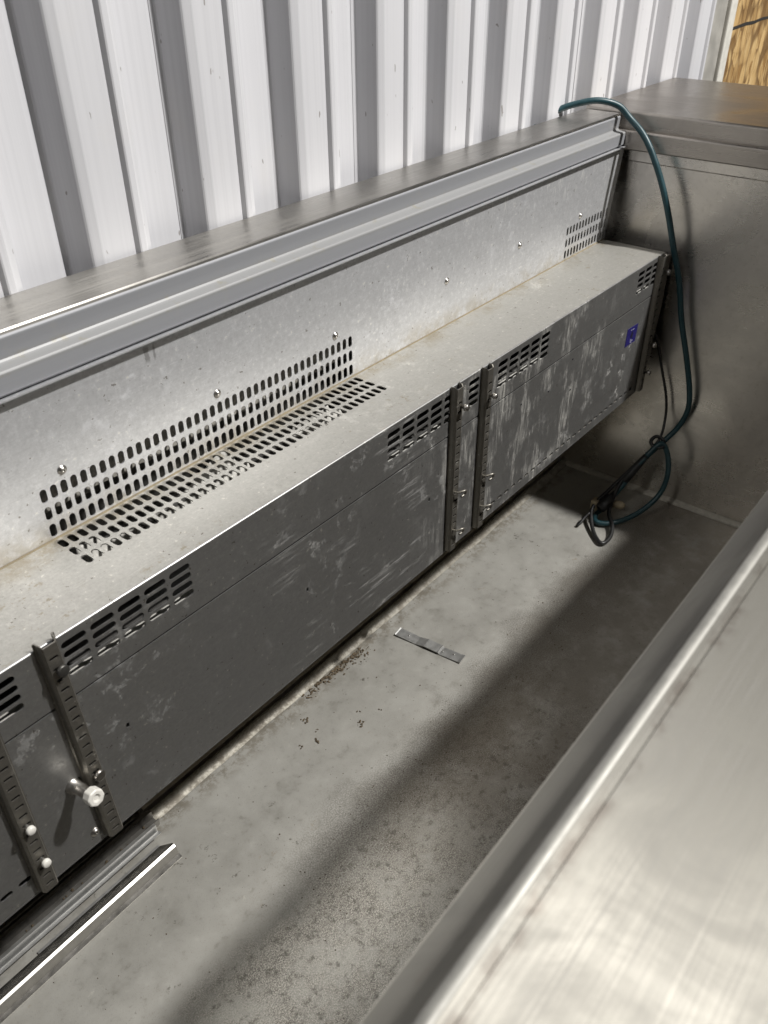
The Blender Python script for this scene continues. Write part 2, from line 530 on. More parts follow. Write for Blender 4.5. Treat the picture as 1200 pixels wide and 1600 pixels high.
def add_slotted(bm, M, u0, u1, v0, v1, groups, t, top_right=None):
    """flat sheet u0..u1 x v0..v1 mapped through M(u,v,depth), pierced by groups of round-ended slots.
    group = (u_first, v_first, nu, nv, pu, pv, w, h); slots are real holes with walls of depth t."""
    def V(u, v, d=0.0):
        return bm.verts.new(M(u, v, d))

    def quad(a, b, c, d):
        if b - a > 1e-6 and d - c > 1e-6:
            bm.faces.new((V(a, c), V(b, c), V(b, d), V(a, d)))
    gs = sorted(groups, key=lambda g: g[0])
    # cut the sheet in u at group borders; every group owns a full-height column
    cur = u0
    for (uf, vf, nu, nv, pu, pv, w, h) in gs:
        ga, gb = uf - pu / 2, uf + (nu - 0.5) * pu
        va, vb = vf - pv / 2, vf + (nv - 0.5) * pv
        quad(cur, ga, v0, v1)
        quad(ga, gb, v0, va)
        quad(ga, gb, vb, v1)
        for i in range(nu):
            for j in range(nv):
                cu, cv = uf + i * pu, vf + j * pv
                ring = []
                rr = min(w, h) / 2
                N = 6
                if w >= h:
                    for q in range(N + 1):
                        an = -math.pi / 2 + math.pi * q / N
                        ring.append((w / 2 - rr + rr * math.cos(an), rr * math.sin(an)))
                    for q in range(N + 1):
                        an = math.pi / 2 + math.pi * q / N
                        ring.append((-w / 2 + rr + rr * math.cos(an), rr * math.sin(an)))
                else:
                    for q in range(N + 1):
                        an = math.pi * q / N
                        ring.append((rr * math.cos(an), h / 2 - rr + rr * math.sin(an)))
                    for q in range(N + 1):
                        an = math.pi + math.pi * q / N
                        ring.append((rr * math.cos(an), -h / 2 + rr + rr * math.sin(an)))
                outer = []
                for (x, y) in ring:
                    s = min((pu / 2) / max(abs(x), 1e-9), (pv / 2) / max(abs(y), 1e-9))
                    outer.append([x * s, y * s])
                for cx in (-1, 1):
                    for cy in (-1, 1):
                        bi = min(range(len(ring)), key=lambda q: (outer[q][0] - cx * pu / 2) ** 2 + (outer[q][1] - cy * pv / 2) ** 2)
                        outer[bi] = [cx * pu / 2, cy * pv / 2]
                rv = [V(cu + x, cv + y) for x, y in ring]
                rb = [V(cu + x, cv + y, t) for x, y in ring]
                ov = [V(cu + x, cv + y) for x, y in outer]
                L = len(ring)
                for q in range(L):
                    p = (q + 1) % L
                    bm.faces.new((ov[q], ov[p], rv[p], rv[q]))
                    bm.faces.new((rv[q], rv[p], rb[p], rb[q]))
        cur = gb
    quad(cur, u1, v0, v1)
    # folded edge walls give the sheet its thickness
    for (a, b) in (((u0, v0), (u1, v0)), ((u1, v0), (u1, v1)), ((u1, v1), (u0, v1)), ((u0, v1), (u0, v0))):
        bm.faces.new((V(*a), V(*b), V(b[0], b[1], t), V(a[0], a[1], t)))


def tube_bm(bm, pts, r, seg=10, closed=False, sub=8):
    P = [Vector(p) for p in pts]
    path = []
    n = len(P)
    for i in range(n - 1):
        p0 = P[max(0, i - 1)]
        p1, p2 = P[i], P[i + 1]
        p3 = P[min(n - 1, i + 2)]
        for s in range(sub):
            t = s / sub
            path.append(0.5 * ((2 * p1) + (p2 - p0) * t + (2 * p0 - 5 * p1 + 4 * p2 - p3) * t * t + (3 * p1 - p0 - 3 * p2 + p3) * t ** 3))
    path.append(P[-1])
    up = Vector((0.13, 0.2, 0.97)).normalized()
    prev = None
    for i, p in enumerate(path):
        d = (path[min(i + 1, len(path) - 1)] - path[max(i - 1, 0)]).normalized()
        if i == 0:
            a = d.cross(up)
            if a.length < 0.05:
                a = d.cross(Vector((1, 0, 0)))
        else:
            a = a - d * a.dot(d)
        a = a.normalized()
        b = d.cross(a)
        rr = r(i / (len(path) - 1)) if callable(r) else r
        ring = [bm.verts.new(p + (a * math.cos(2 * math.pi * q / seg) + b * math.sin(2 * math.pi * q / seg)) * rr) for q in range(seg)]
        if prev:
            for q in range(seg):
                bm.faces.new((prev[q], prev[(q + 1) % seg], ring[(q + 1) % seg], ring[q]))
        else:
            bm.faces.new(ring[::-1])
        prev = ring
    bm.faces.new(prev)


def tube(name, pts, r, mat, parent=None, seg=10, sub=8):
    bm = bmesh.new()
    tube_bm(bm, pts, r, seg, False, sub)
    return from_bm(name, bm, mat, parent, 0, True)


def lathe_bm(bm, prof, at, axis, seg=14):
    """prof = (distance along axis, radius) pairs"""
    ax = Vector(axis).normalized()
    a = ax.cross(Vector((0.3, 0.1, 1))).normalized()
    b = ax.cross(a)
    prev = None
    for (d, r) in prof:
        ring = [bm.verts.new(Vector(at) + ax * d + (a * math.cos(2 * math.pi * q / seg) + b * math.sin(2 * math.pi * q / seg)) * max(r, 1e-5)) for q in range(seg)]
        if prev:
            for q in range(seg):
                bm.faces.new((prev[q], prev[(q + 1) % seg], ring[(q + 1) % seg], ring[q]))
        else:
            bm.faces.new(ring[::-1])
        prev = ring
    bm.faces.new(prev)


def lathe(name, prof, at, axis, mat, parent=None, seg=14, smooth=True, bevel=0.0):
    bm = bmesh.new()
    lathe_bm(bm, prof, at, axis, seg)
    return from_bm(name, bm, mat, parent, bevel, smooth)


def thing(name, loc, label, cat, group=None):
    o = bpy.data.objects.new(name, None)
    COL.objects.link(o)
    o.location = loc
    o.empty_display_size = 0.05
    return tag(o, label, cat, group)


def tag(o, label, cat, group=None, kind=None):
    o["label"] = label
    o["category"] = cat
    if group:
        o["group"] = group
    if kind:
        o["kind"] = kind
    return o


# ------------------------------------------------------------------ background: corrugated wall, corner
YW = 0.772
PER, RIB = 0.150, 0.028
wall = thing("corrugated_wall", (1.0, YW, 0.0), "white ribbed metal sheet wall behind the steel case", "wall")
prof = [(0.0, 0.0), (0.0045, -0.0015), (0.0060, -0.003), (0.0165, -RIB + 0.002), (0.0180, -RIB + 0.0006), (0.0195, -RIB), (0.0270, -RIB - 0.0022), (0.0285, -RIB - 0.0024),
        (0.0660, -RIB - 0.0024), (0.0690, -RIB - 0.0070), (0.0705, -RIB - 0.0078), (0.0765, -RIB - 0.0078), (0.0790, -RIB - 0.0060),
        (0.0840, -RIB - 0.0050), (0.0990, -0.002), (0.1015, 0.0), (0.150, 0.0)]
bm = bmesh.new()
zs = [-0.05, 0.35, 0.7, 0.8, 0.9, 1.0, 1.3]
grid = [[bm.verts.new((x, y, z)) for (x, y) in prof] for z in zs]
for i in range(len(zs) - 1):
    for j in range(len(prof) - 1):
        bm.faces.new((grid[i][j], grid[i][j + 1], grid[i + 1][j + 1], grid[i + 1][j]))
# thickness: back face a millimetre behind
gb = [[bm.verts.new((x, y + 0.001, z)) for (x, y) in prof] for z in (zs[0], zs[-1])]
for j in range(len(prof) - 1):
    bm.faces.new((gb[0][j], gb[1][j], gb[1][j + 1], gb[0][j + 1]))
me = bpy.data.meshes.new("wall_sheet")
bm.to_mesh(me)
bm.free()
me.materials.append(MT["white_sheet"])
X_FIRST = 0.476 - 0.018 - 0.003
NI = 0
for i in range(-7, 11):
    o = bpy.data.objects.new("wall_sheet", me)
    COL.objects.link(o)
    o.parent = wall
    o.location = (X_FIRST + i * PER - 1.0, random.uniform(-0.0006, 0.0006), 0)

YO = 0.777
post = box("corner_post", (2.070, YO - 0.004, 0.0), (2.206, YO + 0.05, 1.3), "post_grey", None, 0.003)
tag(post, "grey stained post between ribbed wall and strand board", "post")
estrip = box("edge_strip", (2.2075, YO - 0.012, 0.0), (2.247, YO + 0.05, 1.3), "edge_white", None, 0.003)
tag(estrip, "narrow off-white edge strip beside the strand board", "trim strip")
osb = thing("strand_board", (2.8, YO, 0.0), "golden brown strand board panel in the far corner", "board")
box("panel", (2.2485, YO - 0.001, 0.0), (3.6, YO + 0.012, 1.3), "strand_board", osb, 0.001)
bm = bmesh.new()
ln = [(2.250 + 0.055 * i, 0.7715 + 0.0011 * i + random.uniform(-0.001, 0.001)) for i in range(10)]
up_ = [bm.verts.new((x, YO - 0.0018, z + 0.0034 + random.uniform(-0.0012, 0.0012))) for x, z in ln]
dn_ = [bm.verts.new((x, YO - 0.0018, z - 0.0034 + random.uniform(-0.0012, 0.0012))) for x, z in ln]
for i in range(len(ln) - 1):
    bm.faces.new((up_[i], up_[i + 1], dn_[i + 1], dn_[i]))
from_bm("marker_line", bm, "marker_black", osb)

# ------------------------------------------------------------------ the steel case
case = thing("refrigerated_case", CASE_AT, "open stainless steel refrigerated case with slotted air vents and ribbed trim", "display case")
XA, XE = -1.0, 1.505        # left extent, end wall
YP, ZL, YF = 0.656, 0.510, 0.537
ZB = 0.250

# floor pan with a small rolled lip along the back
NX = 90


def wavy_sheet(name, prof_, x0, x1, mat, wave=0.0):
    bm = bmesh.new()
    rows = []
    for i in range(NX + 1):
        x = x0 + (x1 - x0) * i / NX
        w1 = wave * math.sin(x * 37.0) * math.sin(x * 11.3 + 1.0)
        rows.append([bm.verts.new((x, y + w1, z + abs(w1) * 0.3)) for (y, z) in prof_])
    for i in range(NX):
        for q in range(len(prof_) - 1):
            bm.faces.new((rows[i][q], rows[i + 1][q], rows[i + 1][q + 1], rows[i][q + 1]))
    return from_bm(name, bm, mat, case, 0, True)


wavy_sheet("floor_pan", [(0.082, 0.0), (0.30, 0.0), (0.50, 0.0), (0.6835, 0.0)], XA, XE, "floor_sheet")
wavy_sheet("floor_lip", [(0.6800, 0.0006), (0.6835, 0.0018), (0.6875, 0.0052), (0.6905, 0.0090), (0.6930, 0.0105), (0.6955, 0.0088), (0.6965, 0.004), (0.6970, -0.012)],
           XA, XE - 0.001, "lip_metal", 0.0014)
extrude("gutter", thick([(0.6975, -0.012), (0.7055, -0.012), (0.7062, 0.0025), (0.7080, 0.0030), (0.7230, 0.0045), (0.7240, 0.20)], 0.0012), XA, XE - 0.002, "gutter_steel", case)
# folded bead where floor and end wall meet
extrude("floor_bead", [(XE - 0.0005, 0.0), (XE - 0.014, 0.0), (XE - 0.013, 0.0035), (XE - 0.009, 0.0055), (XE - 0.0005, 0.006)], 0.09, 0.688, "sealant", case, 'y')

# end wall and its cap
box("end_wall", (XE, 0.076, -0.02), (XE + 0.02, 0.735, 0.6575), "stainless_wall", case, 0.001)
extrude("end_wall_flange", [(XE - 0.0022, 0.6400), (XE - 0.0002, 0.6380), (XE - 0.0002, 0.6585), (XE - 0.0022, 0.6575)], 0.09, 0.648, "stainless_wall", case, 'y')
ec = [(1.484, 0.6620), (1.486, 0.6600), (1.530, 0.6600), (1.530, 0.640), (1.885, 0.640)] + arc(1.879, 0.713, 0.006, 0, 90, 4) \
    + arc(1.5000, 0.7150, 0.004, 90, 180, 4) + [(1.4960, 0.6915)] + arc(1.4875, 0.6875, 0.0035, 90, 180, 4)
extrude("end_cap", ec, -0.55, 0.738, "stainless_y", case, 'y')
box("end_cap_shade_strip", (1.500, 0.09, 0.6595), (1.5296, 0.70, 0.6599), "dark_metal", case, 0)  # dark strip standing in for the shade under the end cap

# back cap and stepped trim
extrude("back_cap", thick([(0.738, 0.60), (0.738, 0.7130), (0.7355, 0.7160), (0.6690, 0.7160), (0.6675, 0.7148), (0.6670, 0.7120)], -0.0012), XA, 1.4855, "stainless_x", case)
trim = [(0.6690, 0.7128)] + arc(0.6685, 0.7098, 0.0030, 100, 180, 4) + [(0.6668, 0.6925), (0.6655, 0.6908), (0.6635, 0.6900), (0.6565, 0.6888)] \
    + arc(0.6555, 0.6858, 0.0030, 100, 180, 4) + [(0.6528, 0.6690), (0.6560, 0.6660), (0.6900, 0.6660), (0.6900, 0.7128)]
extrude("cap_trim", trim, XA, 1.4825, "cap_trim", case)

# back panel with vents
bp = bmesh.new()
def Mback(u, v, d):
    return (u, YP + d, v)
ROWZ = [0.5195, 0.5393, 0.5590]
g1 = (0.3140, 0.5200, 41, 3, 0.01096, 0.0194, 0.0070, 0.0145)
g2 = (1.3150, 0.5200, 14, 3, 0.01096, 0.0194, 0.0062, 0.0145)
add_slotted(bp, Mback, XA, 1.496, ZL + 0.0005, 0.6650, [g1, g2], 0.0013)
# top flange folded back and the slanted right end
for (a, b) in (((XA, 0.6650), (1.496, 0.6650)),):
    v = [bp.verts.new((a[0], YP, 0.6650)), bp.verts.new((b[0], YP, 0.6650)), bp.verts.new((b[0], YP - 0.0082, 0.6664)), bp.verts.new((a[0], YP - 0.0082, 0.6664))]
    bp.faces.new(v)
    v2 = [bp.verts.new((a[0], YP - 0.0082, 0.6664)), bp.verts.new((b[0], YP - 0.0082, 0.6664)), bp.verts.new((b[0], YP - 0.0082, 0.6648)), bp.verts.new((a[0], YP - 0.0082, 0.6648))]
    bp.faces.new(v2)
    v3 = [bp.verts.new((a[0], YP - 0.0082, 0.6648)), bp.verts.new((b[0], YP - 0.0082, 0.6648)), bp.verts.new((b[0], YP - 0.0001, 0.6640)), bp.verts.new((a[0], YP - 0.0001, 0.6640))]
    bp.faces.new(v3)
for vtx in bp.verts:
    if vtx.co.x > 1.49:
        vtx.co.x -= 0.034 * (0.6664 - vtx.co.z) / 0.156
back_panel = from_bm("back_panel", bp, "mill_panel", case, fix=False)
box("inner_filler", (1.44, 0.672, 0.49), (XE - 0.0005, 0.678, 0.668), "mill_panel", case, 0)


def screw(at, axis, parent, r=0.0036, mat="screw_metal", name="screw"):
    bm = bmesh.new()
    lathe_bm(bm, [(0, r * 1.35), (0.0006, r * 1.35), (0.0007, r), (0.0018, r * 0.92), (0.0028, r * 0.62), (0.0030, r * 0.35), (0.0018, r * 0.28), (0.0016, 0.0)], at, axis, 14)
    return from_bm(name, bm, mat, parent, 0, True)


for sx_ in (0.338, 0.532, 0.725, 0.962, 1.158, 1.355):
    screw((sx_, YP, 0.5762), (0, -1, 0), back_panel)

# behind the slots
bm = bmesh.new()
random.seed(11)
n1, n2 = 160, 14
gv = [[bm.verts.new((0.20 + 1.29 * i / n1, 0.672 + random.uniform(-0.003, 0.003), 0.530 + 0.120 * j / n2)) for j in range(n2 + 1)] for i in range(n1 + 1)]
for i in range(n1):
    for j in range(n2):
        bm.faces.new((gv[i][j], gv[i + 1][j], gv[i + 1][j + 1], gv[i][j + 1]))
from_bm("insulation", bm, "insulation", case, 0, True)
box("inner_back", (XA, 0.690, 0.22), (1.43, 0.694, 0.52), "dark_metal", case, 0)
bm = bmesh.new()
n1 = 120
pl = [(YF + 0.004, 0.4540), (0.560, 0.4545), (0.600, 0.447), (0.640, 0.452), (0.688, 0.462)]
gv = [[bm.verts.new((-0.2 + 1.65 * i / n1, y, z + random.uniform(-0.0016, 0.0016))) for (y, z) in pl] for i in range(n1 + 1)]
for i in range(n1):
    for j in range(len(pl) - 1):
        bm.faces.new((gv[i][j], gv[i + 1][j], gv[i + 1][j + 1], gv[i][j + 1]))
from_bm("inner_shelf", bm, "inner_sheet", case)
extrude("slot_light_strip", thick([(YF + 0.0030, 0.4565), (0.5520, 0.4575), (0.5540, 0.4480)], 0.0010), -0.2, 1.45, "baffle", case)  # pale strip paints light on the shelf front, above the darkened shelf
bm = bmesh.new()
random.seed(5)
n1, n2 = 150, 12
gv = []
for i in range(n1 + 1):
    x = 0.25 + 0.55 * i / n1
    dip = 0.024 + 0.020 * (0.5 + 0.5 * math.sin(x * 31.0)) * (0.5 + 0.5 * math.sin(x * 13.0 + 0.6)) + 0.018 * (1 if (0.25 < x < 0.335 or 0.365 < x < 0.435 or 0.565 < x < 0.66 or x > 0.72) else 0)
    gv.append([bm.verts.new((x, 0.598 + 0.085 * j / n2, ZL - dip - 0.022 * abs(math.sin(j * 0.9 + x * 9)) + random.uniform(-0.0012, 0.0012))) for j in range(n2 + 1)])
for i in range(n1):
    for j in range(n2):
        bm.faces.new((gv[i][j], gv[i + 1][j], gv[i + 1][j + 1], gv[i][j + 1]))
from_bm("inner_baffle", bm, "baffle", case, 0, True)
box("duct_underside", (XA, YF + 0.004, 0.2530), (1.455, 0.690, 0.2550), "gutter_steel", case, 0)

# ledge cover: slotted top, rounded edge, slotted front flange
bm = bmesh.new()
XR = 1.4600
RB = 0.0018
def Mledge(u, v, d):
    return (u, v, ZL - d)
add_slotted(bm, Mledge, XA, XR, YF + RB, YP - 0.0003, [(0.3140, 0.6062, 41, 3, 0.01096, 0.0190, 0.0070, 0.0150)], 0.0013)
ar = arc(YF + RB, ZL - RB, RB, 90, 180, 5)
for (p, q) in zip(ar[:-1], ar[1:]):
    bm.faces.new([bm.verts.new(c) for c in ((XA, p[0], p[1]), (XR, p[0], p[1]), (XR, q[0], q[1]), (XA, q[0], q[1]))])
def Mfront(u, v, d):
    return (u, YF + d, v)
SW, SH, PU, PV, VF = 0.0245, 0.0074, 0.0289, 0.0104, 0.4662
fg = [(0.0640, VF, 5, 4, PU, PV, SW, SH), (0.2477, VF, 5, 4, PU, PV, SW, SH), (0.6890, VF, 5, 4, PU, PV, SW, SH),
      (0.8600, VF, 1, 4, PU, PV, SW, SH), (0.9310, VF, 5, 4, PU, PV, SW, SH), (1.3700, VF, 3, 4, PU, PV, SW, SH)]
add_slotted(bm, Mfront, XA, XR, 0.4415, ZL - RB, fg, 0.0013)
bmesh.ops.remove_doubles(bm, verts=bm.verts[:], dist=0.00002)
ledge = from_bm("ledge_cover", bm, "mill_ledge", case, fix=False)
ledge.data.materials.append(MT["mill_front"])
for p in ledge.data.polygons:
    if p.center.y < YF + 0.0016:
        p.material_index = 1
# dirty joint line at the back of the ledge
extrude("ledge_joint", [(YP - 0.0002, ZL - 0.001), (YP - 0.0002, ZL + 0.0014), (YP - 0.0010, ZL + 0.0006), (YP - 0.0019, ZL - 0.0002)], XA, XR - 0.004, "joint_grime", case)
box("end_filler", (XR + 0.0015, YF + 0.012, 0.494), (XE - 0.001, 0.672, 0.4965), "dark_metal", case, 0)

# lower access panels
def access_panel(x0, x1, groups):
    bm = bmesh.new()
    add_slotted(bm, Mfront, x0, x1, ZB, 0.4390, groups, 0.0013)
    return from_bm("access_panel", bm, "mill_front", case, fix=False)


def hole(x, z, w=0.0035, h=0.006):
    return (x, z, 1, 1, 0.012, 0.012, w, h)


access_panel(-0.60, 0.1480, [(-0.085, 0.2760, 13, 1, 0.0187, 0.012, 0.0125, 0.0060)])
access_panel(0.1495, 0.2235, [hole(0.2125, 0.268, 0.006, 0.004)])
access_panel(0.2250, 0.8030, [hole(0.275, 0.365), hole(0.528, 0.365), hole(0.765, 0.362)])
access_panel(0.8045, 0.8830, [])
far_panel = access_panel(0.8845, XR, [(0.9120, 0.2660, 26, 1, 0.0198, 0.012, 0.0125, 0.0052)])
for (x, z, w, h) in ((0.992, 0.4085, 0.0030, 0.011), (1.145, 0.424, 0.003, 0.004), (1.150, 0.369, 0.003, 0.004), (1.075, 0.396, 0.003, 0.003)):
    lathe("rivet_hole", [(0, w * 0.5), (0.0006, w * 0.5), (0.0006, 0)], (x, YF, z), (0, -1, 0), "print_shade_black", far_panel, 10)

# return lip at the bottom edge of the panels
extrude("panel_return", thick([(YF, ZB - 0.0008), (YF + 0.022, ZB - 0.0008), (YF + 0.022, ZB - 0.012)], 0.0012), -0.60, XR, "mill_front", case)

# slotted uprights
UW, UD = 0.0205, 0.0092


def upright(xc, z0=0.2530, z1=0.5085, skew=0.0):
    bm = bmesh.new()
    yw = YF - UD
    n = int((z1 - z0 - 0.012) / 0.0125)

    def Mu(u, v, d):
        return (xc + u + skew * (v - z0), yw + d, v)
    add_slotted(bm, Mu, -0.0062, 0.0062, z0, z1, [(0.0, z0 + 0.010, 1, n, 0.0124, 0.0125, 0.0084, 0.0034)], 0.0015)
    # slanted sides and feet, made as thin folded strips, the top end notched
    for s in (-1, 1):
        prof_ = [(s * 0.0062, yw), (s * 0.0080, yw + 0.0030), (s * 0.0086, YF - 0.0016), (s * 0.0104, YF - 0.0010)]
        for a, b in zip(prof_[:-1], prof_[1:]):
            za = z1 + (0.003 if a[1] > yw + 0.001 else 0.0)
            zb_ = z1 + 0.003
            q = [(a[0], a[1], z0), (b[0], b[1], z0), (b[0], b[1], zb_), (a[0], a[1], za)]
            vv = [bm.verts.new((xc + p[0] + skew * (p[2] - z0), p[1], p[2])) for p in q]
            bm.faces.new(vv if s > 0 else vv[::-1])
            ww = [bm.verts.new((xc + p[0] * 0.88 + skew * (p[2] - z0), p[1] + 0.0010, p[2])) for p in q]
            bm.faces.new(ww[::-1] if s > 0 else ww)
            bm.faces.new((vv[3], vv[2], ww[2], ww[3]))
            bm.faces.new((vv[0], vv[1], ww[1], ww[0]))
    bmesh.ops.remove_doubles(bm, verts=bm.verts[:], dist=0.00002)
    u = from_bm("slotted_upright", bm, "upright_steel", case, fix=False)
    extrude("slit_shade", [(xc - 0.006, YF - 0.0040), (xc + 0.006, YF - 0.0040), (xc + 0.006, YF - 0.0015), (xc - 0.006, YF - 0.0015)], z0 + 0.001, z1 - 0.004, "print_shade_black", u, 'z')  # black strip painting the shade behind the slits
    if skew:
        for vt in bpy.data.objects[u.children[0].name].data.vertices:
            vt.co.x += skew * (vt.co.z - z0)
    return u


def bolt(u, x, z, mat="screw_metal", r=0.0048, ln=0.008):
    bm = bmesh.new()
    y = YF - UD
    lathe_bm(bm, [(-0.002, r * 0.5), (ln * 0.55, r * 0.5), (ln * 0.56, r * 0.95), (ln * 0.62, r), (ln, r * 0.95), (ln * 1.08, r * 0.75), (ln * 1.10, 0.0)], (x, y, z), (0.05, -1, 0.1), 12)
    return from_bm("bolt", bm, mat, u, 0, True)


def clip(u, x, z):
    bm = bmesh.new()
    y = YF - UD
    pts = [(x - 0.002, y + 0.003, z), (x - 0.001, y - 0.006, z + 0.002), (x + 0.005, y - 0.011, z + 0.004), (x + 0.011, y - 0.010, z), (x + 0.010, y - 0.008, z - 0.006), (x + 0.004, y - 0.007, z - 0.007)]
    tube_bm(bm, pts, 0.0016, 7, False, 4)
    return from_bm("clip", bm, "upright_steel", u, 0, True)


u0 = upright(0.1560)
bolt(u0, 0.1555, 0.348, "white_plastic", 0.0043)
bolt(u0, 0.1572, 0.297, "white_plastic", 0.0043)
u1 = upright(0.2310, z1=0.5150, skew=-0.032)
bolt(u1, 0.2250, 0.4865, "dark_metal", 0.0058, 0.006)
bolt(u1, 0.2285, 0.3475, "screw_metal", 0.0058, 0.006)
u2 = upright(0.8140)
u3 = upright(0.8850)
u4 = upright(1.4400)
clip(u2, 0.8140, 0.352)
clip(u2, 0.8140, 0.288)
bolt(u2, 0.8170, 0.482, "screw_metal", 0.0048, 0.010)
clip(u3, 0.8850, 0.343)
clip(u3, 0.8850, 0.290)
bolt(u3, 0.8860, 0.470, "screw_metal", 0.0042, 0.010)
bolt(u4, 1.4480, 0.480, "bright_metal", 0.0052, 0.010)
bolt(u4, 1.4440, 0.345, "screw_metal", 0.0050, 0.010)
bolt(u4, 1.4430, 0.290, "screw_metal", 0.0050, 0.010)
# bracket between the far upright and the end wall
extrude("side_bracket", [(1.4625, 0.500), (1.4960, 0.496), (1.4950, 0.395), (1.4880, 0.360), (1.4845, 0.300), (1.4640, 0.268)], YF + 0.002, YF + 0.010, "upright_steel", case, 'y')
extrude("side_plate", [(1.4612, 0.2500), (1.4632, 0.2500), (1.4632, 0.5000), (1.4612, 0.5000)], YF + 0.0015, 0.655, "dark_metal", case, 'y')

# sticker on the far panel
st = bpy.data.objects.new("sticker", None)
bm = bmesh.new()
c4 = [(1.3480, 0.4040), (1.3905, 0.4020), (1.3880, 0.3700), (1.3465, 0.3710)]
add_pts = [bm.verts.new((x, YF - 0.0006, z)) for x, z in c4]
bk = [bm.verts.new((x, YF - 0.0001, z)) for x, z in c4]
bm.faces.new(add_pts)
for i in range(4):
    bm.faces.new((add_pts[i], bk[i], bk[(i + 1) % 4], add_pts[(i + 1) % 4]))
bpy.data.objects.remove(st)
st = from_bm("sticker", bm, "sticker_blue", case)
st["label"] = "small blue square sticker with a black drop mark"
bm = bmesh.new()
drop = [(1.3700, 0.3955), (1.3725, 0.3905), (1.3735, 0.3860), (1.3715, 0.3825), (1.3680, 0.3815), (1.3650, 0.3830), (1.3640, 0.3865), (1.3665, 0.3915)]
bm.faces.new([bm.verts.new((x, YF - 0.0008, z)) for x, z in drop])
from_bm("printed_mark", bm, "print_shade_black", st)
for (xa, xb, z) in ((1.3585, 0.0, 0.0),):
    bm = bmesh.new()
    for (a, b, zz) in ((1.362, 1.367, 0.3985), (1.369, 1.376, 0.3980), (1.3640, 1.3700, 0.3795), (1.3645, 1.3760, 0.3768), (1.3655, 1.3720, 0.3745)):
        bm.faces.new([bm.verts.new(c) for c in ((a, YF - 0.0008, zz), (b, YF - 0.0008, zz - 0.0002), (b, YF - 0.0008, zz - 0.0012), (a, YF - 0.0008, zz - 0.0010))])
    from_bm("printed_lines", bm, "print_white", st)

# peg with a white plastic nut
pg = lathe("peg", [(0, 0.0085), (0.0015, 0.0085), (0.0018, 0.0062), (0.026, 0.0056), (0.030, 0.0052)], (0.2085, YF, 0.3435), (0.05, -1, 0.24), "screw_metal", case, 16)
lathe("nut", [(0.0262, 0.0058), (0.0262, 0.0078), (0.0275, 0.0087), (0.0355, 0.0087), (0.0368, 0.0078), (0.0368, 0.0036), (0.0350, 0.0034), (0.0350, 0.0)], (0.2085, YF, 0.3435), (0.05, -1, 0.24), "white_plastic", pg, 8, False, 0.0012)
screw((0.2140, YF, 0.2660), (0, -1, 0), case, 0.0040)

# front wall and the rail nearest the camera
box("front_wall", (XA, 0.070, -0.02), (XE - 0.002, 0.080, 0.664), "stainless_wall", case, 0)
railp = [(-0.45, 0.7180), (0.0615, 0.7180), (0.0620, 0.7168), (0.0634, 0.7168), (0.0640, 0.7180)] + arc(0.0665, 0.7130, 0.0050, 90, 45, 4) \
    + arc(0.0725, 0.7070, 0.0040, 45, 28, 2) + [(0.0985, 0.6720)] + arc(0.0965, 0.6700, 0.0030, 20, -60, 4) + [(0.0900, 0.6660), (-0.45, 0.6660)]
bm = bmesh.new()
add_extrude(bm, railp, XA, XE - 0.02, 'x')
from_bm("front_rail", bm, "rail_steel", case)
extrude("rail_edge", arc(0.0690, 0.7145, 0.0042, 130, -30, 9) + [(0.0690, 0.7100)], XA, XE - 0.021, "edge_steel", case)
for p in bpy.data.objects["rail_edge"].data.polygons:
    p.use_smooth = abs(p.normal.x) < 0.5

# ------------------------------------------------------------------ loose things on the floor of the case
# dark channel track
t1 = thing("channel_track", (0.0, 0.665, 0.0), "long dark grooved channel track lying beneath the slotted panel", "track")
xa, xb = -0.62, 0.345
extrude("channel", thick([(0.7060, 0.034), (0.7040, 0.036), (0.7030, 0.012), (0.6860, 0.011), (0.6850, 0.026), (0.6790, 0.027), (0.6780, 0.014), (0.6660, 0.013), (0.6655, 0.024), (0.6640, 0.024)], -0.0012), xa, 0.3480, "track_metal", t1)
extrude("inner_rib", [(0.6950, 0.0135), (0.6935, 0.0220), (0.6915, 0.0220), (0.6900, 0.0135)], xa, 0.3300, "plate_dark", t1)
extrude("outer_fin", thick([(0.6640, 0.0235), (0.6600, 0.0240), (0.6590, 0.012), (0.6540, 0.011), (0.6535, 0.0165), (0.6500, 0.0165)], 0.0010), xa, 0.3390, "plate_grey", t1)
bm = bmesh.new()
for i in range(70):
    y = random.choice((0.672, 0.690, 0.698)) + random.uniform(-0.004, 0.004)
    bmesh.ops.create_icosphere(bm, subdivisions=1, radius=random.uniform(0.0008, 0.0022),
                               matrix=Matrix.Translation((random.uniform(0.02, 0.34), y, 0.0145)))
gr = from_bm("grime", bm, "dirt", t1)
gr["kind"] = "stuff"
# flat pale strip and bright folded trim
fs = extrude("flat_strip", [(0.6490, 0.0005), (0.6490, 0.0022), (0.6280, 0.0022), (0.6280, 0.0005)], 0.150, 0.3300, "plate_grey", None)
tag(fs, "flat pale grey metal strip between dark track and bright trim", "strip")
ft = extrude("folded_trim", thick([(0.6440, 0.0030), (0.6430, 0.0060), (0.6290, 0.0140), (0.6255, 0.0150), (0.6225, 0.0130), (0.6180, 0.0015), (0.6120, 0.0008)], -0.0010), xa, 0.3390, "bright_metal", None, 'x')
for vtx in ft.data.vertices:
    if vtx.co.x > 0.3 and vtx.co.y > 0.636:
        vtx.co.x -= 0.010
tag(ft, "bright folded steel trim strip lying on the case floor", "trim strip")

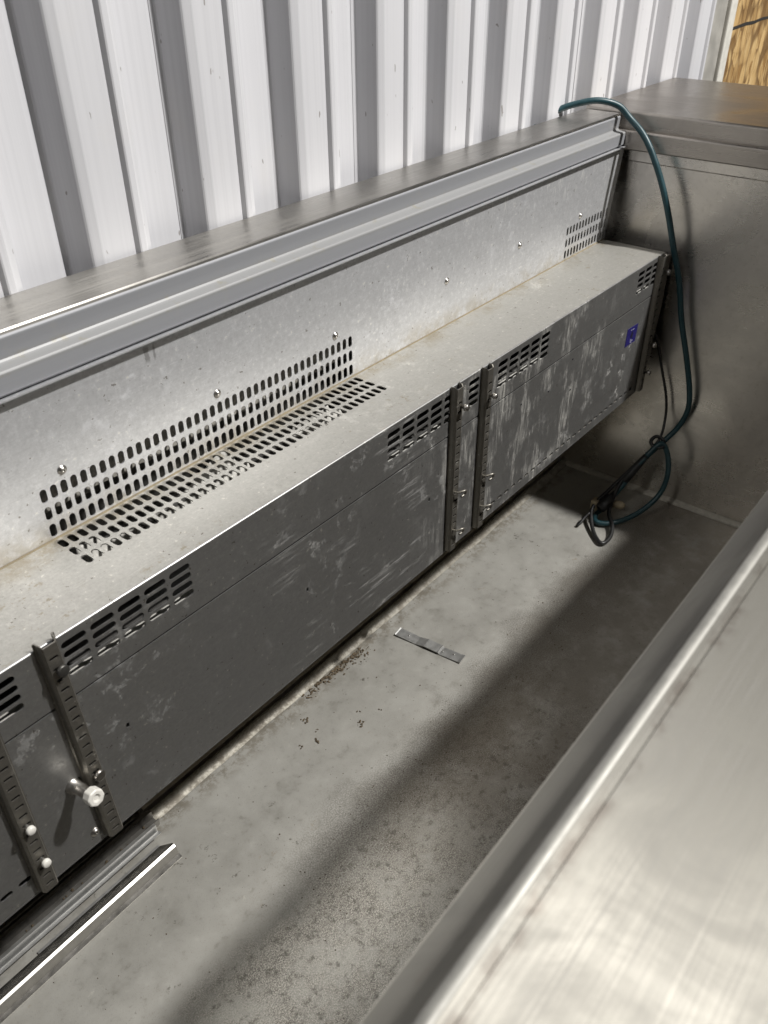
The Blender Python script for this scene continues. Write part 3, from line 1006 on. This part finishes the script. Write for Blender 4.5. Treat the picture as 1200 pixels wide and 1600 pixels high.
# bent metal strip
bm = bmesh.new()
A, B = Vector((0.8430, 0.6490, 0)), Vector((0.8560, 0.5250, 0))
d = (B - A)
Ln = d.length
d.normalize()
n_ = Vector((-d.y, d.x, 0))
pf = [(0, 0.0045), (0.002, 0.0035), (0.040, 0.0020), (0.0545, 0.0048), (0.056, 0.0052), (0.081, 0.0044), (0.0825, 0.0050), (0.0850, 0.0018), (0.119, 0.0030), (Ln, 0.0042)]
hw = 0.0095
rows = []
for (s, z) in pf:
    c_ = A + d * s
    rows.append([bm.verts.new(c_ + n_ * hw + Vector((0, 0, z))), bm.verts.new(c_ - n_ * hw + Vector((0, 0, z))),
                 bm.verts.new(c_ - n_ * hw + Vector((0, 0, z - 0.0014))), bm.verts.new(c_ + n_ * hw + Vector((0, 0, z - 0.0014)))])
for a_, b_ in zip(rows[:-1], rows[1:]):
    for q in range(4):
        bm.faces.new((a_[q], a_[(q + 1) % 4], b_[(q + 1) % 4], b_[q]))
bm.faces.new(rows[0])
bm.faces.new(rows[-1][::-1])
ms = thing("metal_strip", (0.85, 0.587, 0.0), "small bent grey metal strip lying alone on the floor", "metal strip")
from_bm("plate", bm, "plate_grey", ms)
for s in (0.022, 0.088, 0.107):
    c_ = A + d * s + n_ * random.uniform(-0.003, 0.003)
    lathe("tab", [(0, 0.0016), (0.0012, 0.0013), (0.0014, 0)], c_ + Vector((0, 0, 0.003)), (0, 0, 1), "bright_metal", ms, 8)

# ------------------------------------------------------------------ cords
pc = thing("power_cord", (1.40, 0.50, 0.0), "thick blue-green power cord draped over the case corner", "cord")
cpts = [(1.330, 0.768, 0.640), (1.365, 0.764, 0.700), (1.405, 0.745, 0.7235), (1.428, 0.712, 0.736), (1.446, 0.688, 0.7385), (1.466, 0.664, 0.7300),
        (1.4730, 0.644, 0.712), (1.4720, 0.618, 0.692), (1.468, 0.595, 0.666), (1.466, 0.568, 0.621), (1.466, 0.546, 0.571), (1.468, 0.530, 0.525),
        (1.475, 0.508, 0.459), (1.480, 0.492, 0.390), (1.485, 0.470, 0.319), (1.485, 0.452, 0.259), (1.485, 0.447, 0.219), (1.480, 0.456, 0.181),
        (1.462, 0.473, 0.150), (1.430, 0.496, 0.112), (1.405, 0.514, 0.065), (1.372, 0.533, 0.022), (1.345, 0.538, 0.010), (1.330, 0.528, 0.008),
        (1.338, 0.508, 0.008), (1.367, 0.485, 0.012), (1.398, 0.462, 0.030), (1.426, 0.446, 0.060), (1.442, 0.445, 0.098), (1.454, 0.458, 0.132),
        (1.452, 0.474, 0.150), (1.432, 0.490, 0.125)]
tube("cord", cpts, 0.0052, "blue_rubber", pc, 12, 8)
# plug lying at the end of the bundle
lathe("plug_body", [(0, 0.0045), (0.022, 0.0065), (0.024, 0.0105), (0.050, 0.0115), (0.056, 0.0100), (0.0565, 0)], (1.400, 0.522, 0.050), (-0.86, 0.20, -0.42), "black_rubber", pc, 14)
lathe("plug_relief", [(0, 0.0050), (0.075, 0.0085), (0.090, 0.0090), (0.0905, 0)], (1.450, 0.482, 0.142), (-0.48, 0.38, -0.80), "black_rubber", pc, 12)
box("tape_band", (1.352, 0.541, 0.014), (1.372, 0.556, 0.036), "beige_tape", pc, 0.003)
lathe("connector", [(0, 0.0065), (0.010, 0.0085), (0.020, 0.0080), (0.026, 0.0045), (0.0262, 0)], (1.390, 0.526, 0.020), (0.15, -0.95, 0.1), "beige_tape", pc, 12)

bc = thing("black_cord", (1.33, 0.51, 0.0), "thin black cord hanging beside the far upright and looping on floor", "cord")
bpts = [(1.480, 0.560, 0.380), (1.492, 0.535, 0.338), (1.492, 0.515, 0.284), (1.491, 0.495, 0.229), (1.485, 0.486, 0.185), (1.458, 0.482, 0.150),
        (1.425, 0.505, 0.105), (1.390, 0.533, 0.055), (1.352, 0.548, 0.026), (1.322, 0.536, 0.014), (1.292, 0.513, 0.007), (1.274, 0.489, 0.0065),
        (1.298, 0.484, 0.0065), (1.330, 0.494, 0.012), (1.366, 0.520, 0.020), (1.405, 0.518, 0.075), (1.445, 0.488, 0.130)]
tube("cord", bpts, lambda t: 0.0026 + 0.0014 * min(1, max(0, (t - 0.30) * 6)), "black_rubber", bc, 9, 8)
tube("tie", [(1.330, 0.545, 0.022), (1.318, 0.549, 0.015), (1.306, 0.551, 0.008), (1.300, 0.554, 0.004)], 0.0030, "black_rubber", bc, 7, 4)
bm = bmesh.new()
tube_bm(bm, [(1.452, 0.466, 0.146), (1.461, 0.474, 0.155), (1.458, 0.488, 0.158), (1.447, 0.492, 0.150), (1.444, 0.480, 0.142), (1.452, 0.466, 0.146)], 0.0036, 8, False, 5)
from_bm("wrap", bm, "black_rubber", bc, 0, True)

# ------------------------------------------------------------------ crumbs and dirt
random.seed(21)
bm = bmesh.new()


def crumb(x, y, r, z=0.0):
    m = Matrix.Translation((x, y, z + r * 0.35)) @ Matrix.Rotation(random.uniform(0, 6), 4, 'Z') @ Matrix.Diagonal((random.uniform(0.7, 1.6), random.uniform(0.6, 1.1), random.uniform(0.4, 0.8), 1))
    res = bmesh.ops.create_icosphere(bm, subdivisions=1, radius=r, matrix=m)
    for v in res["verts"]:
        v.co += Vector((random.uniform(-1, 1), random.uniform(-1, 1), random.uniform(-0.5, 1))) * r * 0.35


for i in range(190):   # heap along the lip
    t = random.random()
    crumb(0.640 + 0.135 * t + random.gauss(0, 0.008), 0.679 - 0.003 * t - abs(random.gauss(0, 0.007)), random.uniform(0.0005, 0.0026))
for i in range(45):
    crumb(0.76 + random.gauss(0, 0.014), 0.664 + random.gauss(0, 0.007), random.uniform(0.0006, 0.0018))
for (x, y, n, r) in ((0.606, 0.641, 9, 0.0022), (0.600, 0.620, 3, 0.0018), (0.565, 0.612, 3, 0.0018), (0.743, 0.612, 1, 0.0022), (0.672, 0.588, 2, 0.0018),
                     (0.652, 0.570, 7, 0.0024), (0.585, 0.602, 5, 0.0026), (0.690, 0.565, 3, 0.0015), (0.770, 0.545, 1, 0.0014), (0.97, 0.505, 1, 0.0014), (1.20, 0.585, 2, 0.0012)):
    for i in range(n):
        crumb(x + random.gauss(0, 0.0028), y + random.gauss(0, 0.0028), random.uniform(0.5, 1.0) * r)
for i in range(420):
    x, y = random.uniform(0.05, 1.45), random.uniform(0.10, 0.68)
    crumb(x, y, random.uniform(0.0003, 0.0009))
for i in range(240):
    x = random.uniform(0.35, 1.1)
    crumb(x, 0.455 + random.gauss(0, 0.035), random.uniform(0.0003, 0.0011))
deb = from_bm("crumbs", bm, "dirt", None)
tag(deb, "dark dirt crumbs scattered over the case floor", "debris", None, "stuff")
